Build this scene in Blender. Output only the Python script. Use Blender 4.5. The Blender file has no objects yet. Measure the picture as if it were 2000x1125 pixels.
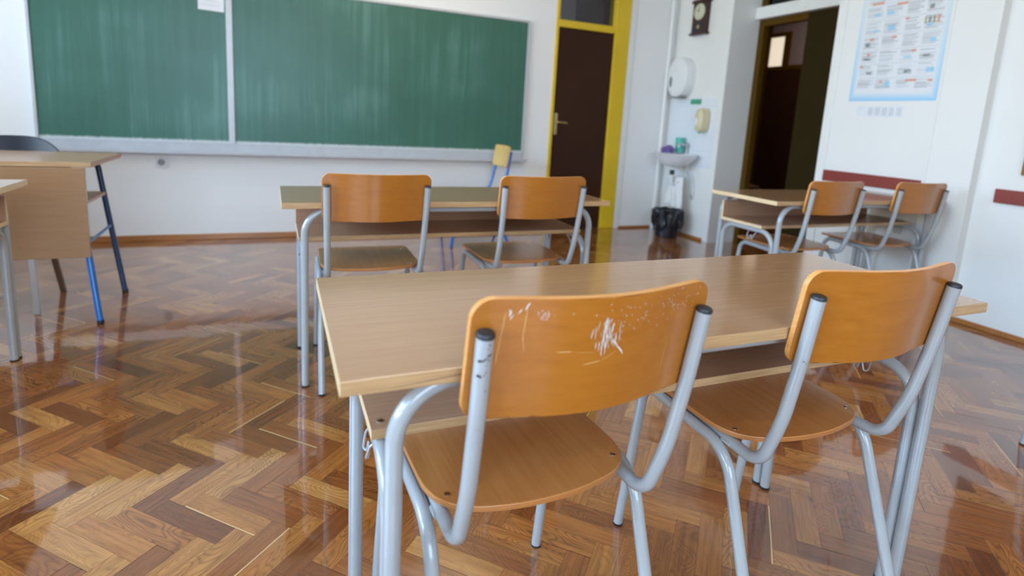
import bpy, bmesh, math, random
from mathutils import Vector, Matrix
random.seed(7)
S = bpy.context.scene
COL = S.collection

# ------------------------------------------------------------------ camera
def make_camera():
    yaw, pitch, roll, h = 0.4069, 0.1679, 0.0567, 1.1153
    f, cx, cy = 1096.1, 1000.0, 418.5
    cyw, syw = math.cos(yaw), math.sin(yaw)
    fwd = Vector((syw*math.cos(pitch), cyw*math.cos(pitch), -math.sin(pitch)))
    right = Vector((cyw, -syw, 0)); up = right.cross(fwd)
    c, s = math.cos(roll), math.sin(roll)
    r2 = c*right + s*up; u2 = -s*right + c*up
    cam = bpy.data.cameras.new('camera'); o = bpy.data.objects.new('camera', cam); COL.objects.link(o)
    m = Matrix((r2, u2, -fwd)).transposed().to_4x4(); m.translation = Vector((0, 0, h)); o.matrix_world = m
    cam.sensor_width = 36; cam.sensor_fit = 'HORIZONTAL'; cam.lens = f*36/2000
    cam.shift_x = (1000-cx)/2000; cam.shift_y = -(562.5-cy)/2000
    cam.clip_start = .02
    cam.dof.use_dof = True; cam.dof.focus_distance = 1.35; cam.dof.aperture_fstop = 2.2
    S.camera = o
make_camera()

# ------------------------------------------------------------------ world, light, exposure
S.view_settings.view_transform = 'Standard'; S.view_settings.look = 'None'
S.view_settings.gamma = 1; S.view_settings.use_curve_mapping = False
S.view_settings.exposure = -0.03
w = bpy.data.worlds.new('sky'); S.world = w; w.use_nodes = True
w.node_tree.nodes['Background'].inputs[0].default_value = (1, .93, .80, 1)
w.node_tree.nodes['Background'].inputs[1].default_value = 1.0

X0, Y0, YW, ZC = -3.4, -3.0, 5.12, 3.15           # left wall, rear wall, board wall, ceiling
SKY, GROUND, REAR = 112, 106, 222
WINS = [(-2.7, -1.0), (-.6, 1.1), (1.5, 3.2), (3.45, 4.75)]
def area(name, loc, rot, sx, sy, e, col):
    l = bpy.data.lights.new(name, 'AREA'); l.shape = 'RECTANGLE'; l.size = sx; l.size_y = sy; l.energy = e; l.color = col
    o = bpy.data.objects.new(name, l); COL.objects.link(o); o.location = loc; o.rotation_euler = rot; return o
for i, (a, b) in enumerate(WINS):
    area('window_sky_light', (X0-.75, (a+b)/2, 2.6), (0, math.radians(-50), 0), 1.6, (b-a)+.3, SKY*(b-a), (.43, .69, 1)).data.spread = math.radians(125)
    area('window_ground_bounce', (X0-.70, (a+b)/2, .95), (0, math.radians(-122), 0), 1.4, (b-a)+.3, GROUND*(b-a), (1, .78, .44))  # added warm uplight for the upper walls, standing in for ground bounce
area('rear_window_daylight', (-.6, Y0-.4, 1.9), (math.radians(64), 0, 0), 3.4, 1.9, REAR, (.60, .78, 1))
for y in (-1.2, 1.6, 4.1):
    area('ceiling_lamp_light', (1.0, y, ZC-.12), (0, 0, 0), 1.2, .16, 13, (1, .84, .60))  # unseen warm fill added under the ceiling

# ------------------------------------------------------------------ node materials
class NT:
    def __init__(s, name):
        s.m = bpy.data.materials.new(name); s.m.use_nodes = True; s.t = s.m.node_tree; s.b = s.t.nodes['Principled BSDF']
    def n(s, typ, **k):
        o = s.t.nodes.new(typ)
        for a, v in k.items(): setattr(o, a, v)
        return o
    def l(s, a, b): s.t.links.new(a, b)
    def val(s, sock, v):
        if isinstance(v, (int, float, tuple)): sock.default_value = v
        else: s.l(v, sock)
    def math(s, op, a, b=0.0, c=0.0, clamp=False):
        o = s.n('ShaderNodeMath', operation=op, use_clamp=clamp)
        s.val(o.inputs[0], a); s.val(o.inputs[1], b); s.val(o.inputs[2], c); return o.outputs[0]
    def mix(s, f, a, b, bt='MIX'):
        o = s.n('ShaderNodeMix', data_type='RGBA', blend_type=bt)
        s.val(o.inputs[0], f); s.val(o.inputs[6], a); s.val(o.inputs[7], b); return o.outputs[2]
    def ramp(s, f, stops, interp='LINEAR'):
        o = s.n('ShaderNodeValToRGB'); e = o.color_ramp; e.interpolation = interp
        while len(e.elements) < len(stops): e.elements.new(.5)
        for el, (p, c) in zip(e.elements, stops): el.position = p; el.color = c if len(c) == 4 else (*c, 1)
        s.l(f, o.inputs[0]); return o.outputs[0]
    def coord(s, scale=(1, 1, 1), kind='Object', loc=(0, 0, 0), vec=None):
        mp = s.n('ShaderNodeMapping'); mp.inputs['Scale'].default_value = scale; mp.inputs['Location'].default_value = loc
        s.l(vec if vec is not None else s.n('ShaderNodeTexCoord').outputs[kind], mp.inputs[0]); return mp.outputs[0]
    def noise(s, vec, scale, detail=3, rough=.5, dist=0):
        o = s.n('ShaderNodeTexNoise'); o.inputs['Scale'].default_value = scale; o.inputs['Detail'].default_value = detail
        o.inputs['Roughness'].default_value = rough; o.inputs['Distortion'].default_value = dist; s.l(vec, o.inputs['Vector']); return o.outputs[0]
    def bump(s, h, st, dist=.01, sock='Normal'):
        o = s.n('ShaderNodeBump'); o.inputs['Strength'].default_value = st; o.inputs['Distance'].default_value = dist
        s.l(h, o.inputs['Height']); s.l(o.outputs[0], s.b.inputs[sock])
    def set(s, col=None, rough=None, metal=None, coat=None, coat_r=None, spec=None, emit=None, es=1):
        b = s.b
        if col is not None: s.val(b.inputs['Base Color'], (*col, 1) if isinstance(col, tuple) and len(col) == 3 else col)
        if rough is not None: s.val(b.inputs['Roughness'], rough)
        if metal is not None: b.inputs['Metallic'].default_value = metal
        if coat is not None: b.inputs['Coat Weight'].default_value = coat
        if coat_r is not None: b.inputs['Coat Roughness'].default_value = coat_r
        if spec is not None: b.inputs['Specular IOR Level'].default_value = spec
        if emit: b.inputs['Emission Color'].default_value = (*emit, 1); b.inputs['Emission Strength'].default_value = es
        return s.m
def srgb(r, g, b):
    f = lambda c: (c/255/12.92) if c/255 <= .04045 else ((c/255+.055)/1.055)**2.4
    return (f(r), f(g), f(b))
def mixc(a, b, t): return tuple(x*(1-t)+y*t for x, y in zip(a, b))
def plain(name, col, rough=.5, metal=0, var=.06, scale=12, coat=None, bump=0):
    t = NT(name); n = t.noise(t.coord(), scale, 4)
    c = t.ramp(n, [(.3, tuple(x*(1-var) for x in col)), (.7, tuple(min(1, x*(1+var)) for x in col))])
    if bump: t.bump(n, bump, .002)
    return t.set(c, rough, metal, coat, .08 if coat else None)
def wood(name, c1, c2, axis='X', rough=.3, sc=1.0, coat=.0, cloud=.25, flat=.35):
    t = NT(name)
    long_, cross = .55*sc, 16*sc
    s = {'X': (long_, cross, cross), 'Y': (cross, long_, cross), 'Z': (cross, cross, long_)}[axis]
    s2 = {'X': (2.2, 11, 11), 'Y': (11, 2.2, 11), 'Z': (11, 11, 2.2)}[axis]
    a = t.noise(t.coord(s), 9, 6, .62, .12); b = t.noise(t.coord(s2), 1.0, 3, .5, .6)
    f = t.math('ADD', t.math('MULTIPLY', a, 1-cloud), t.math('MULTIPLY', b, cloud))
    c = t.ramp(f, [(flat, c1), (1-flat, c2)])
    t.bump(a, .04, .001)
    return t.set(c, rough, coat=coat, coat_r=.1)

M = {}
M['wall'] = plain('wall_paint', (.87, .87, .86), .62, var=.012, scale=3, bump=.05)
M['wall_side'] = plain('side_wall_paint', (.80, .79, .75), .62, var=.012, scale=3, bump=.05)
M['ceil'] = plain('ceiling_paint', (.84, .80, .70), .8, var=.01)
M['trimwhite'] = plain('white_gloss_paint', (.80, .80, .76), .35, var=.02)
M['laminate'] = wood('beech_laminate', srgb(160, 120, 86), srgb(173, 135, 99), 'X', .16, 1.0, .5, .15, .3)
M['laminate_dark'] = wood('beech_laminate_worn', srgb(168, 128, 98), srgb(186, 148, 114), 'X', .25, 1.0, 0, .15, .3)
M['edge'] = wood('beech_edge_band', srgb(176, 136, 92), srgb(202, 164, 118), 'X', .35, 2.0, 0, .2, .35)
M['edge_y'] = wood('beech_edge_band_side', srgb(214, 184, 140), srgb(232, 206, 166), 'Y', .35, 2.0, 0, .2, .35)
M['shelf'] = wood('shelf_laminate', srgb(170, 124, 92), srgb(190, 146, 112), 'X', .3, 1.0, 0, .15, .3)
M['ply'] = wood('orange_varnished_plywood', srgb(162, 94, 24), srgb(188, 117, 38), 'X', .28, .7, .35, .55, .3)
M['ply_side'] = wood('plywood_edge', srgb(206, 134, 66), srgb(232, 172, 104), 'X', .35, 1.0, .2, .3, .3)
M['ply_light'] = wood('pale_plywood', srgb(206, 170, 96), srgb(224, 190, 120), 'X', .3, .7, .3, .5, .3)
M['seat'] = wood('worn_plywood_seat', srgb(178, 112, 56), srgb(200, 136, 76), 'Y', .27, .9, .3, .4, .3)
M['tube'] = plain('grey_blue_enamel', srgb(164, 166, 166), .22, var=.02, coat=.6, scale=30)
M['tube_blue'] = plain('blue_enamel', srgb(22, 102, 178), .3, var=.05, coat=.4)
M['tube_navy'] = plain('dark_blue_enamel', srgb(24, 54, 98), .3, var=.05, coat=.4)  # blue enamel with shade put in, for far desk legs and corridor chair
M['cap'] = plain('black_plastic', srgb(38, 40, 44), .45, var=.2, scale=60, bump=.1)
M['black'] = plain('black_seat_plastic', srgb(22, 26, 38), .45)
M['chrome'] = plain('chrome_steel', (.6, .6, .62), .22, metal=1, var=.05)
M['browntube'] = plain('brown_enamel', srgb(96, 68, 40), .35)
M['scratch'] = plain('white_scratch', (.82, .80, .77), .7)
M['scratch_faint'] = plain('faint_scratch', srgb(226, 176, 112), .5)
M['chip'] = plain('chipped_paint_metal', srgb(52, 42, 42), .6)
M['crack'] = plain('dark_crack', srgb(70, 58, 46), .7)
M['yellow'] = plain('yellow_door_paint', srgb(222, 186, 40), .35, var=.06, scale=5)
M['ochre'] = plain('ochre_door_paint', srgb(84, 58, 10), .4, var=.06, scale=5)  # yellow frame paint darkened: shade of the doorway is in the colour
M['olive'] = plain('dark_olive_paint', srgb(44, 33, 3), .6, var=.05, scale=5)  # yellow side panel, its shade put into the colour
M['door'] = plain('dark_brown_door', srgb(56, 29, 14), .6, var=.12, scale=4)
M['brass'] = plain('brass', (.62, .5, .24), .3, metal=1)
M['alu'] = plain('aluminium_profile', srgb(196, 198, 200), .4, metal=.15, var=.03)
M['traym'] = plain('board_tray_grey', srgb(190, 192, 196), .45, var=.05)
M['paper'] = plain('paper', (.82, .82, .86), .7, var=.02)
M['grey_print'] = plain('grey_print', srgb(190, 192, 194), .7, var=.05)
M['darkgrey_print'] = plain('dark_grey_print', srgb(164, 162, 162), .7)
M['faint_print'] = plain('faint_grey_print', srgb(216, 219, 223), .7)
M['faded'] = plain('faded_ink', srgb(206, 207, 210), .7)
M['strip'] = plain('faded_strip_paper', srgb(222, 225, 229), .7)
M['orange_print'] = plain('orange_print', srgb(218, 160, 138), .7)
M['red_print'] = plain('red_print', srgb(206, 52, 44), .7)
M['blue_print'] = plain('light_blue_print', srgb(160, 202, 226), .7)
M['navy_print'] = plain('navy_print', srgb(92, 112, 168), .7)
M['yellow_print'] = plain('yellow_print', srgb(214, 210, 170), .7)
M['red_strip'] = plain('dark_red_paint', srgb(134, 54, 44), .4, var=.06, scale=6)
M['clockwood'] = wood('dark_clock_wood', srgb(48, 20, 16), srgb(70, 32, 26), 'Z', .3)
M['dial'] = plain('clock_dial', srgb(206, 206, 176), .5)
M['ceramic'] = plain('white_ceramic', (.80, .80, .82), .12, var=.01)
M['plastic_white'] = plain('white_plastic', (.78, .79, .79), .3, var=.02)
M['plastic_grey'] = plain('grey_plastic', srgb(120, 122, 124), .3)
M['socket_grey'] = plain('light_grey_plastic', srgb(150, 152, 154), .35)
M['plate'] = plain('off_white_plastic', (.76, .77, .78), .3, var=.02)
M['beige'] = plain('beige_plastic', srgb(214, 202, 162), .3, var=.03)
M['teal'] = plain('teal_plastic', srgb(84, 184, 166), .3)
M['green_sign'] = plain('green_sign', srgb(70, 160, 122), .5)
M['purple'] = plain('purple_cloth', srgb(112, 92, 150), .9, scale=40, var=.15, bump=.3)
M['bag'] = plain('black_bin_bag', srgb(22, 22, 32), .25, var=.2, scale=10)
M['bin'] = plain('black_bin_plastic', srgb(30, 30, 38), .4)
M['hose'] = plain('braided_hose', (.45, .46, .48), .35, metal=.6)
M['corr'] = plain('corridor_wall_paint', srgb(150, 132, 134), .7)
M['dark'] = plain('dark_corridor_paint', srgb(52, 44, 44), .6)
M['board_brown'] = wood('dark_pinboard_cork', srgb(70, 42, 26), srgb(92, 56, 34), 'Y', .6, .6)
M['board_frame'] = wood('brown_board_frame', srgb(120, 76, 34), srgb(146, 98, 48), 'Y', .4)
def m_towel():
    t = NT('patterned_towel'); v = t.n('ShaderNodeTexVoronoi'); v.inputs['Scale'].default_value = 26; t.l(t.coord(), v.inputs['Vector'])
    c = t.ramp(v.outputs[0], [(.10, srgb(206, 150, 146)), (.2, (.80, .79, .78))]); return t.set(c, .9)
M['towel'] = m_towel()
def m_base():
    return wood('baseboard_wood', srgb(150, 92, 44), srgb(186, 124, 66), 'X', .3)
M['baseb'] = m_base()
def m_glass(name, tint=(.9, .95, 1), refl=.12):
    t = NT(name); t.t.nodes.remove(t.b); tr = t.n('ShaderNodeBsdfTransparent'); tr.inputs[0].default_value = (*tint, 1)
    g = t.n('ShaderNodeBsdfGlossy'); g.inputs['Roughness'].default_value = .03; mx = t.n('ShaderNodeMixShader')
    fr = t.n('ShaderNodeFresnel'); t.l(fr.outputs[0], mx.inputs[0]); t.l(tr.outputs[0], mx.inputs[1]); t.l(g.outputs[0], mx.inputs[2])
    t.l(mx.outputs[0], t.t.nodes['Material Output'].inputs[0]); return t.m
M['glass'] = m_glass('window_glass'); M['glass_grey'] = m_glass('transom_glass', (.75, .8, .82))
def m_board():
    t = NT('chalkboard_green')
    st = t.noise(t.coord((9, 1, .35)), 2.2, 5, .6); cl = t.noise(t.coord((.9, 1, .9)), 1.6, 3); fine = t.noise(t.coord((40, 1, .7)), 1.5, 3, .7)
    f = t.math('ADD', t.math('MULTIPLY', st, .38), t.math('MULTIPLY', cl, .52)); f = t.math('ADD', f, t.math('MULTIPLY', fine, .10))
    c = t.ramp(f, [(.34, srgb(52, 96, 78)), (.52, srgb(62, 110, 94)), (.74, srgb(104, 146, 136))])
    # chalk dust settled along the foot of the board
    tc = t.n('ShaderNodeTexCoord'); sp = t.n('ShaderNodeSeparateXYZ'); t.l(tc.outputs['Object'], sp.inputs[0])
    d = t.math('SUBTRACT', 1, t.math('MULTIPLY', t.math('ADD', sp.outputs[2], t.math('MULTIPLY', t.noise(t.coord((30, 1, 1)), 1, 3), -.02)), 60), clamp=True)
    c = t.mix(d, c, (.62, .66, .66, 1)); return t.set(c, .36)
M['board'] = m_board()
def m_tiles():
    t = NT('white_wall_tiles'); b = t.n('ShaderNodeTexBrick'); b.offset = 0; b.inputs['Scale'].default_value = 1
    b.inputs['Brick Width'].default_value = .15; b.inputs['Row Height'].default_value = .15; b.inputs['Mortar Size'].default_value = .0025
    b.inputs['Color1'].default_value = (.74, .79, .84, 1); b.inputs['Color2'].default_value = (.77, .80, .84, 1); b.inputs['Mortar'].default_value = (.69, .73, .77, 1)
    tc = t.n('ShaderNodeTexCoord'); sp = t.n('ShaderNodeSeparateXYZ'); cb = t.n('ShaderNodeCombineXYZ')
    t.l(tc.outputs['Object'], sp.inputs[0]); t.l(sp.outputs[1], cb.inputs[0]); t.l(sp.outputs[2], cb.inputs[1]); t.l(cb.outputs[0], b.inputs['Vector'])
    return t.set(b.outputs[0], .2)
M['tiles'] = m_tiles()
def m_plyedge():
    t = NT('layered_plywood_edge'); tc = t.n('ShaderNodeTexCoord'); sp = t.n('ShaderNodeSeparateXYZ'); t.l(tc.outputs['Object'], sp.inputs[0])
    z = t.math('FRACT', t.math('ADD', t.math('MULTIPLY', sp.outputs[2], 260), t.math('MULTIPLY', t.noise(t.coord((3, 3, 1)), 3, 3), .8)))
    return t.set(t.ramp(z, [(.15, srgb(136, 74, 32)), (.4, srgb(206, 142, 82)), (.85, srgb(190, 120, 60))]), .35)
M['plyedge'] = m_plyedge()
def m_floor():
    t = NT('oak_herringbone_parquet'); L, B = .254, .0635
    uv = t.n('ShaderNodeUVMap', uv_map='block').outputs[0]
    at = t.n('ShaderNodeAttribute', attribute_name='tone'); sc = t.n('ShaderNodeSeparateColor'); t.l(at.outputs['Color'], sc.inputs[0])
    r1, r2, r3 = sc.outputs
    ofs = t.n('ShaderNodeCombineXYZ'); t.l(t.math('MULTIPLY', r2, 37), ofs.inputs[0]); t.l(t.math('MULTIPLY', r3, 53), ofs.inputs[1]); t.l(t.math('MULTIPLY', r1, 29), ofs.inputs[2])
    va = t.n('ShaderNodeVectorMath', operation='ADD'); t.l(uv, va.inputs[0]); t.l(ofs.outputs[0], va.inputs[1]); v = va.outputs[0]
    streak = t.noise(t.coord((6, 95, 1), vec=v), 1, 5, .65, .2)
    cloud = t.noise(t.coord((5, 12, 1), vec=v), 1, 3, .5, .5)
    # cathedral rings: stretched contour lines of a smooth field
    fld = t.noise(t.coord((4.5, 13, 1), vec=v), 1, 1, .4, .35)
    ring = t.math('FRACT', t.math('MULTIPLY', fld, 26)); ring = t.math('ABSOLUTE', t.math('SUBTRACT', ring, .5)); ring = t.math('MULTIPLY', ring, 2)
    ring = t.math('POWER', ring, 2.5)
    base = t.ramp(r1, [(0, srgb(112, 64, 32)), (.12, srgb(136, 82, 42)), (.34, srgb(156, 98, 50)), (.6, srgb(172, 112, 56)), (.85, srgb(184, 126, 66)), (1, srgb(204, 152, 88))])
    base = t.mix(t.math('MULTIPLY', t.math('SUBTRACT', cloud, .42, clamp=True), 1.3), base, (*srgb(150, 78, 34), 1))
    base = t.mix(t.math('MULTIPLY', ring, t.math('MULTIPLY', r3, .72)), base, (*srgb(96, 54, 24), 1))
    s2 = t.ramp(streak, [(.32, (.62, .60, .56)), (.55, (1, 1, 1)), (.8, (1.18, 1.16, 1.1))])
    base = t.mix(1.0, base, s2, 'MULTIPLY')
    # knots
    kn = t.noise(t.coord((7, 16, 1), vec=v, loc=(9, 3, 0)), 1, 2, .5, .3)
    base = t.mix(t.math('MULTIPLY', t.math('SUBTRACT', kn, .70, clamp=True), 7, clamp=True), base, (*srgb(58, 36, 24), 1))
    # pale sapwood along one long edge of some blocks
    su = t.n('ShaderNodeSeparateXYZ'); t.l(uv, su.inputs[0]); U, V = su.outputs[0], su.outputs[1]
    sap = t.math('MULTIPLY', t.math('LESS_THAN', V, t.math('ADD', .001, t.math('MULTIPLY', cloud, .007))), t.math('GREATER_THAN', r2, .92))
    base = t.mix(t.math('MULTIPLY', sap, .75), base, (*srgb(232, 198, 140), 1))
    e = t.math('MINIMUM', t.math('MINIMUM', U, t.math('SUBTRACT', L, U)), t.math('MINIMUM', V, t.math('SUBTRACT', B, V)))
    gap = t.math('SUBTRACT', 1, t.math('DIVIDE', e, .0011), clamp=True)
    base = t.mix(t.math('MULTIPLY', gap, .62), base, (*srgb(50, 28, 16), 1))
    hb = t.math('SUBTRACT', t.math('MULTIPLY', streak, .12), t.math('MULTIPLY', gap, .9))
    wav = t.noise(t.coord((1, 1, 1)), 5.5, 2); hh = t.math('ADD', hb, t.math('MULTIPLY', wav, 1.1))
    t.bump(hh, .18, .0016); t.bump(wav, .10, .0016, 'Coat Normal')
    rr = t.math('ADD', .14, t.math('MULTIPLY', t.noise(t.coord((1, 1, 1)), 2.3, 3), .10))
    base = t.mix(1.0, base, (.93, .85, .76, 1), 'MULTIPLY')
    t.b.inputs['Coat IOR'].default_value = 1.56
    t.set(base, rr, coat=1.0, coat_r=.03); return t.m
M['floor'] = m_floor()
M['door'].node_tree.nodes['Principled BSDF'].inputs['Specular IOR Level'].default_value = .25
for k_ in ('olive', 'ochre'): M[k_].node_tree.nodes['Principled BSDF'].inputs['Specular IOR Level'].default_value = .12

# ------------------------------------------------------------------ mesh helpers
def tag(o, label=None, cat=None, group=None, kind=None):
    for k, v in (('label', label), ('category', cat), ('group', group), ('kind', kind)):
        if v: o[k] = v
    return o
def thing(name, label, cat, loc=(0, 0, 0), rz=0, group=None):
    o = bpy.data.objects.new(name, None); COL.objects.link(o); o.location = loc; o.rotation_euler = (0, 0, rz); o.empty_display_size = .1
    return tag(o, label, cat, group)
def link(name, bm, mats, parent=None, smooth=False, bevel=0, seg=2, loc=None):
    me = bpy.data.meshes.new(name); bm.normal_update(); bm.to_mesh(me); bm.free()
    for m in (mats if isinstance(mats, (list, tuple)) else [mats]): me.materials.append(m)
    o = bpy.data.objects.new(name, me); COL.objects.link(o)
    if parent: o.parent = parent
    if loc: o.location = loc
    if smooth:
        for p in me.polygons: p.use_smooth = True
        me.set_sharp_from_angle(angle=math.radians(38))
    if bevel:
        b = o.modifiers.new('bevel', 'BEVEL'); b.width = bevel; b.segments = seg; b.limit_method = 'ANGLE'; b.angle_limit = math.radians(40)
    return o
def box(bm, x0, x1, y0, y1, z0, z1, mi=0):
    vs = [bm.verts.new(p) for p in ((x0, y0, z0), (x1, y0, z0), (x1, y1, z0), (x0, y1, z0), (x0, y0, z1), (x1, y0, z1), (x1, y1, z1), (x0, y1, z1))]
    fs = [(3, 2, 1, 0), (4, 5, 6, 7), (0, 1, 5, 4), (1, 2, 6, 5), (2, 3, 7, 6), (3, 0, 4, 7)]
    out = []
    for f in fs:
        q = bm.faces.new([vs[i] for i in f]); q.material_index = mi; out.append(q)
    return out          # bottom, top, -y, +x, +y, -x
def bx(name, x0, x1, y0, y1, z0, z1, mat, parent=None, bevel=0):
    bm = bmesh.new(); box(bm, x0, x1, y0, y1, z0, z1); return link(name, bm, mat, parent, bevel=bevel)
def prism(bm, pts, axis, a0, a1, mi=0, side_mi=None):
    """pts: 2D outline; axis 'z': (x,y), 'x': (y,z), 'y': (x,z)"""
    def P(p, a): return {'z': (p[0], p[1], a), 'x': (a, p[0], p[1]), 'y': (p[0], a, p[1])}[axis]
    A = [bm.verts.new(P(p, a0)) for p in pts]; B = [bm.verts.new(P(p, a1)) for p in pts]; n = len(pts)
    f1 = bm.faces.new(A[::-1]); f2 = bm.faces.new(B); f1.material_index = f2.material_index = mi
    for i in range(n):
        f = bm.faces.new((A[i], A[(i+1) % n], B[(i+1) % n], B[i])); f.material_index = mi if side_mi is None else side_mi
    bmesh.ops.recalc_face_normals(bm, faces=bm.faces)
def round_path(pts, rad, seg=8):
    """polyline with filleted corners; rad: float or list for the inner corners"""
    pts = [Vector(p) for p in pts]; out = [pts[0]]
    for i in range(1, len(pts)-1):
        r = rad[i-1] if isinstance(rad, (list, tuple)) else rad
        a, p, b = pts[i-1], pts[i], pts[i+1]; d1 = (a-p).normalized(); d2 = (b-p).normalized()
        ang = d1.angle(d2)
        if r <= 0 or ang > math.pi-.02: out.append(p); continue
        t = min(r/math.tan(ang/2), (a-p).length*.49 if i > 1 else (a-p).length*.95, (b-p).length*.49 if i < len(pts)-2 else (b-p).length*.95)
        r = t*math.tan(ang/2); bis = (d1+d2).normalized(); c = p+bis*(r/math.sin(ang/2)); s, e = p+d1*t-c, p+d2*t-c
        tot = s.angle(e)
        for k in range(seg+1):
            f = k/seg; out.append(c+(s*math.sin((1-f)*tot)+e*math.sin(f*tot))/math.sin(tot))
    out.append(pts[-1]); return out
def tube(bm, path, r, n=14, cap=True, mi=0, close_mi=None):
    path = [Vector(p) for p in path]; t0 = (path[1]-path[0]).normalized()
    u = t0.orthogonal().normalized(); rings = []; prev = t0
    for i, p in enumerate(path):
        t = ((path[min(i+1, len(path)-1)]-path[max(i-1, 0)])).normalized()
        q = prev.rotation_difference(t); u = (q @ u).normalized(); u = (u-t*u.dot(t)).normalized(); prev = t; v = t.cross(u)
        rr = r[i] if isinstance(r, list) else r
        rings.append([bm.verts.new(p+(u*math.cos(2*math.pi*k/n)+v*math.sin(2*math.pi*k/n))*rr) for k in range(n)])
    for a, b in zip(rings, rings[1:]):
        for k in range(n):
            f = bm.faces.new((a[k], a[(k+1) % n], b[(k+1) % n], b[k])); f.material_index = mi
    if cap:
        for rg in (rings[0][::-1], rings[-1]): bm.faces.new(rg).material_index = mi if close_mi is None else close_mi
def tb(name, path, r, mat, parent, n=14):
    bm = bmesh.new(); tube(bm, path, r, n); return link(name, bm, mat, parent, smooth=True)
def lathe(bm, prof, c=(0, 0, 0), n=32, sx=1, sy=1, axis='z', mi=0):
    """prof: (radius, height) from bottom to top"""
    rings = []
    for r, h in prof:
        rg = []
        for k in range(n):
            a = 2*math.pi*k/n; p = (r*math.cos(a)*sx, r*math.sin(a)*sy, h)
            if axis == 'x': p = (h, p[0], p[1])
            if axis == 'y': p = (p[0], h, p[1])
            rg.append(bm.verts.new((p[0]+c[0], p[1]+c[1], p[2]+c[2])))
        rings.append(rg)
    for a, b in zip(rings, rings[1:]):
        for k in range(n): bm.faces.new((a[k], a[(k+1) % n], b[(k+1) % n], b[k])).material_index = mi
    bm.faces.new(rings[0][::-1]).material_index = mi; bm.faces.new(rings[-1]).material_index = mi
    bmesh.ops.recalc_face_normals(bm, faces=bm.faces)
def rrect(x0, x1, y0, y1, r, n=6):
    out = []
    for cx, cy, a in ((x1-r, y0+r, -90), (x1-r, y1-r, 0), (x0+r, y1-r, 90), (x0+r, y0+r, 180)):
        for k in range(n+1):
            t = math.radians(a+90*k/n); out.append((cx+r*math.cos(t), cy+r*math.sin(t)))
    return out
def copy_tree(o, parent=None, mats=None):
    c = o.copy(); COL.objects.link(c)
    if parent: c.parent = parent
    if c.type == 'MESH' and mats and o.data.materials[0] in mats:
        c.data = o.data.copy(); c.data.materials[0] = mats[o.data.materials[0]]
    for ch in list(o.children): copy_tree(ch, c, mats)
    return c

# ------------------------------------------------------------------ room shell
def struct(o): o['kind'] = 'structure'; return o
def make_floor():
    L, B = .254, .0635
    u0, w0 = 1.107, 1.003
    bm = bmesh.new(); uvl = bm.loops.layers.uv.new('block'); tl = bm.verts.layers.float_color.new('tone')
    c = 2**-.5
    def wpos(u, w): return ((u-w)*c, (u+w)*c)
    def clip(poly):
        # clip against the floor outline
        for ax, lim, sg in ((0, X0, 1), (0, 7.2, -1), (1, Y0, 1), (1, 7.3, -1)):
            out = []
            for i in range(len(poly)):
                p, q = poly[i], poly[(i+1) % len(poly)]
                a, b = sg*(p[0][ax]-lim), sg*(q[0][ax]-lim)
                if a >= 0: out.append(p)
                if a*b < 0:
                    t = a/(a-b); out.append(tuple(tuple(x*(1-t)+y*t for x, y in zip(P, Q)) for P, Q in zip(p, q)))
            poly = out
            if not poly: return None
        return poly
    def block(u, w, du, dw):
        cx, cy = wpos(u+du/2, w+dw/2)
        if cx > 4.45 and cy < 3: return
        if cx < X0-.2 or cx > 7.3 or cy < Y0-.2 or cy > 7.4 or (cy > YW+.2 and cx < 4.0): return
        cor = [(0, 0), (du, 0), (du, dw), (0, dw)]
        poly = []
        for a, b in cor:
            x, y = wpos(u+a, w+b); poly.append(((x, y), (b, a) if dw > du else (a, b)))
        poly = clip(poly)
        if not poly or len(poly) < 3: return
        tone = random.random(); col = (tone, random.random(), random.random(), 1)
        gx, gy = random.gauss(0, .0016), random.gauss(0, .0016)
        vs = []
        for (x, y), _ in poly:
            v = bm.verts.new((x, y, (x-cx)*gx+(y-cy)*gy)); v[tl] = col; vs.append(v)
        f = bm.faces.new(vs)
        for lp, (_, uv) in zip(f.loops, poly): lp[uvl].uv = uv
    for m in range(-12, 13):
        for k in range(-190, 190):
            uu, ww = u0-k*B+2*L*m, w0+k*B
            x, y = wpos(uu, ww)
            if x < X0-1 or x > 8 or y < Y0-1 or y > 8: continue
            block(uu-B, ww, B, L)             # block running towards the left
            block(uu-L, ww-B, L, B)           # block running towards the right
    for f in bm.faces:
        if f.normal.z < 0: f.normal_flip()
    bm.normal_update()
    for f in bm.faces:
        if f.normal.z < 0: f.normal_flip()
    # dark screed just below the blocks
    vs = [bm.verts.new(p) for p in ((X0-.1, Y0-.1, -.004), (7.3, Y0-.1, -.004), (7.3, 7.4, -.004), (X0-.1, 7.4, -.004))]
    bm.faces.new(vs).material_index = 1
    struct(link('floor', bm, [M['floor'], M['cap']]))
make_floor()
struct(bx('ceiling', X0-.2, 7.4, Y0-.2, 7.5, ZC, ZC+.15, M['ceil']))
def wall_with_holes(name, axis, p0, p1, a0, a1, holes, mat):
    """wall slab: axis 'x' = plane normal x (a runs along y). holes: (a0,a1,z0,z1)"""
    bm = bmesh.new()
    def B(a, b, z0, z1):
        if b-a < 1e-4 or z1-z0 < 1e-4: return
        if axis == 'x': box(bm, p0, p1, a, b, z0, z1)
        else: box(bm, a, b, p0, p1, z0, z1)
    cur = a0
    for h in sorted(holes):
        B(cur, h[0], 0, ZC); B(h[0], h[1], 0, h[2]); B(h[0], h[1], h[3], ZC); cur = h[1]
    B(cur, a1, 0, ZC)
    return struct(link(name, bm, mat))
wall_with_holes('wall_left', 'x', X0-.3, X0, Y0, YW, [(a, b, .95, 2.85) for a, b in WINS], M['wall_side'])
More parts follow.
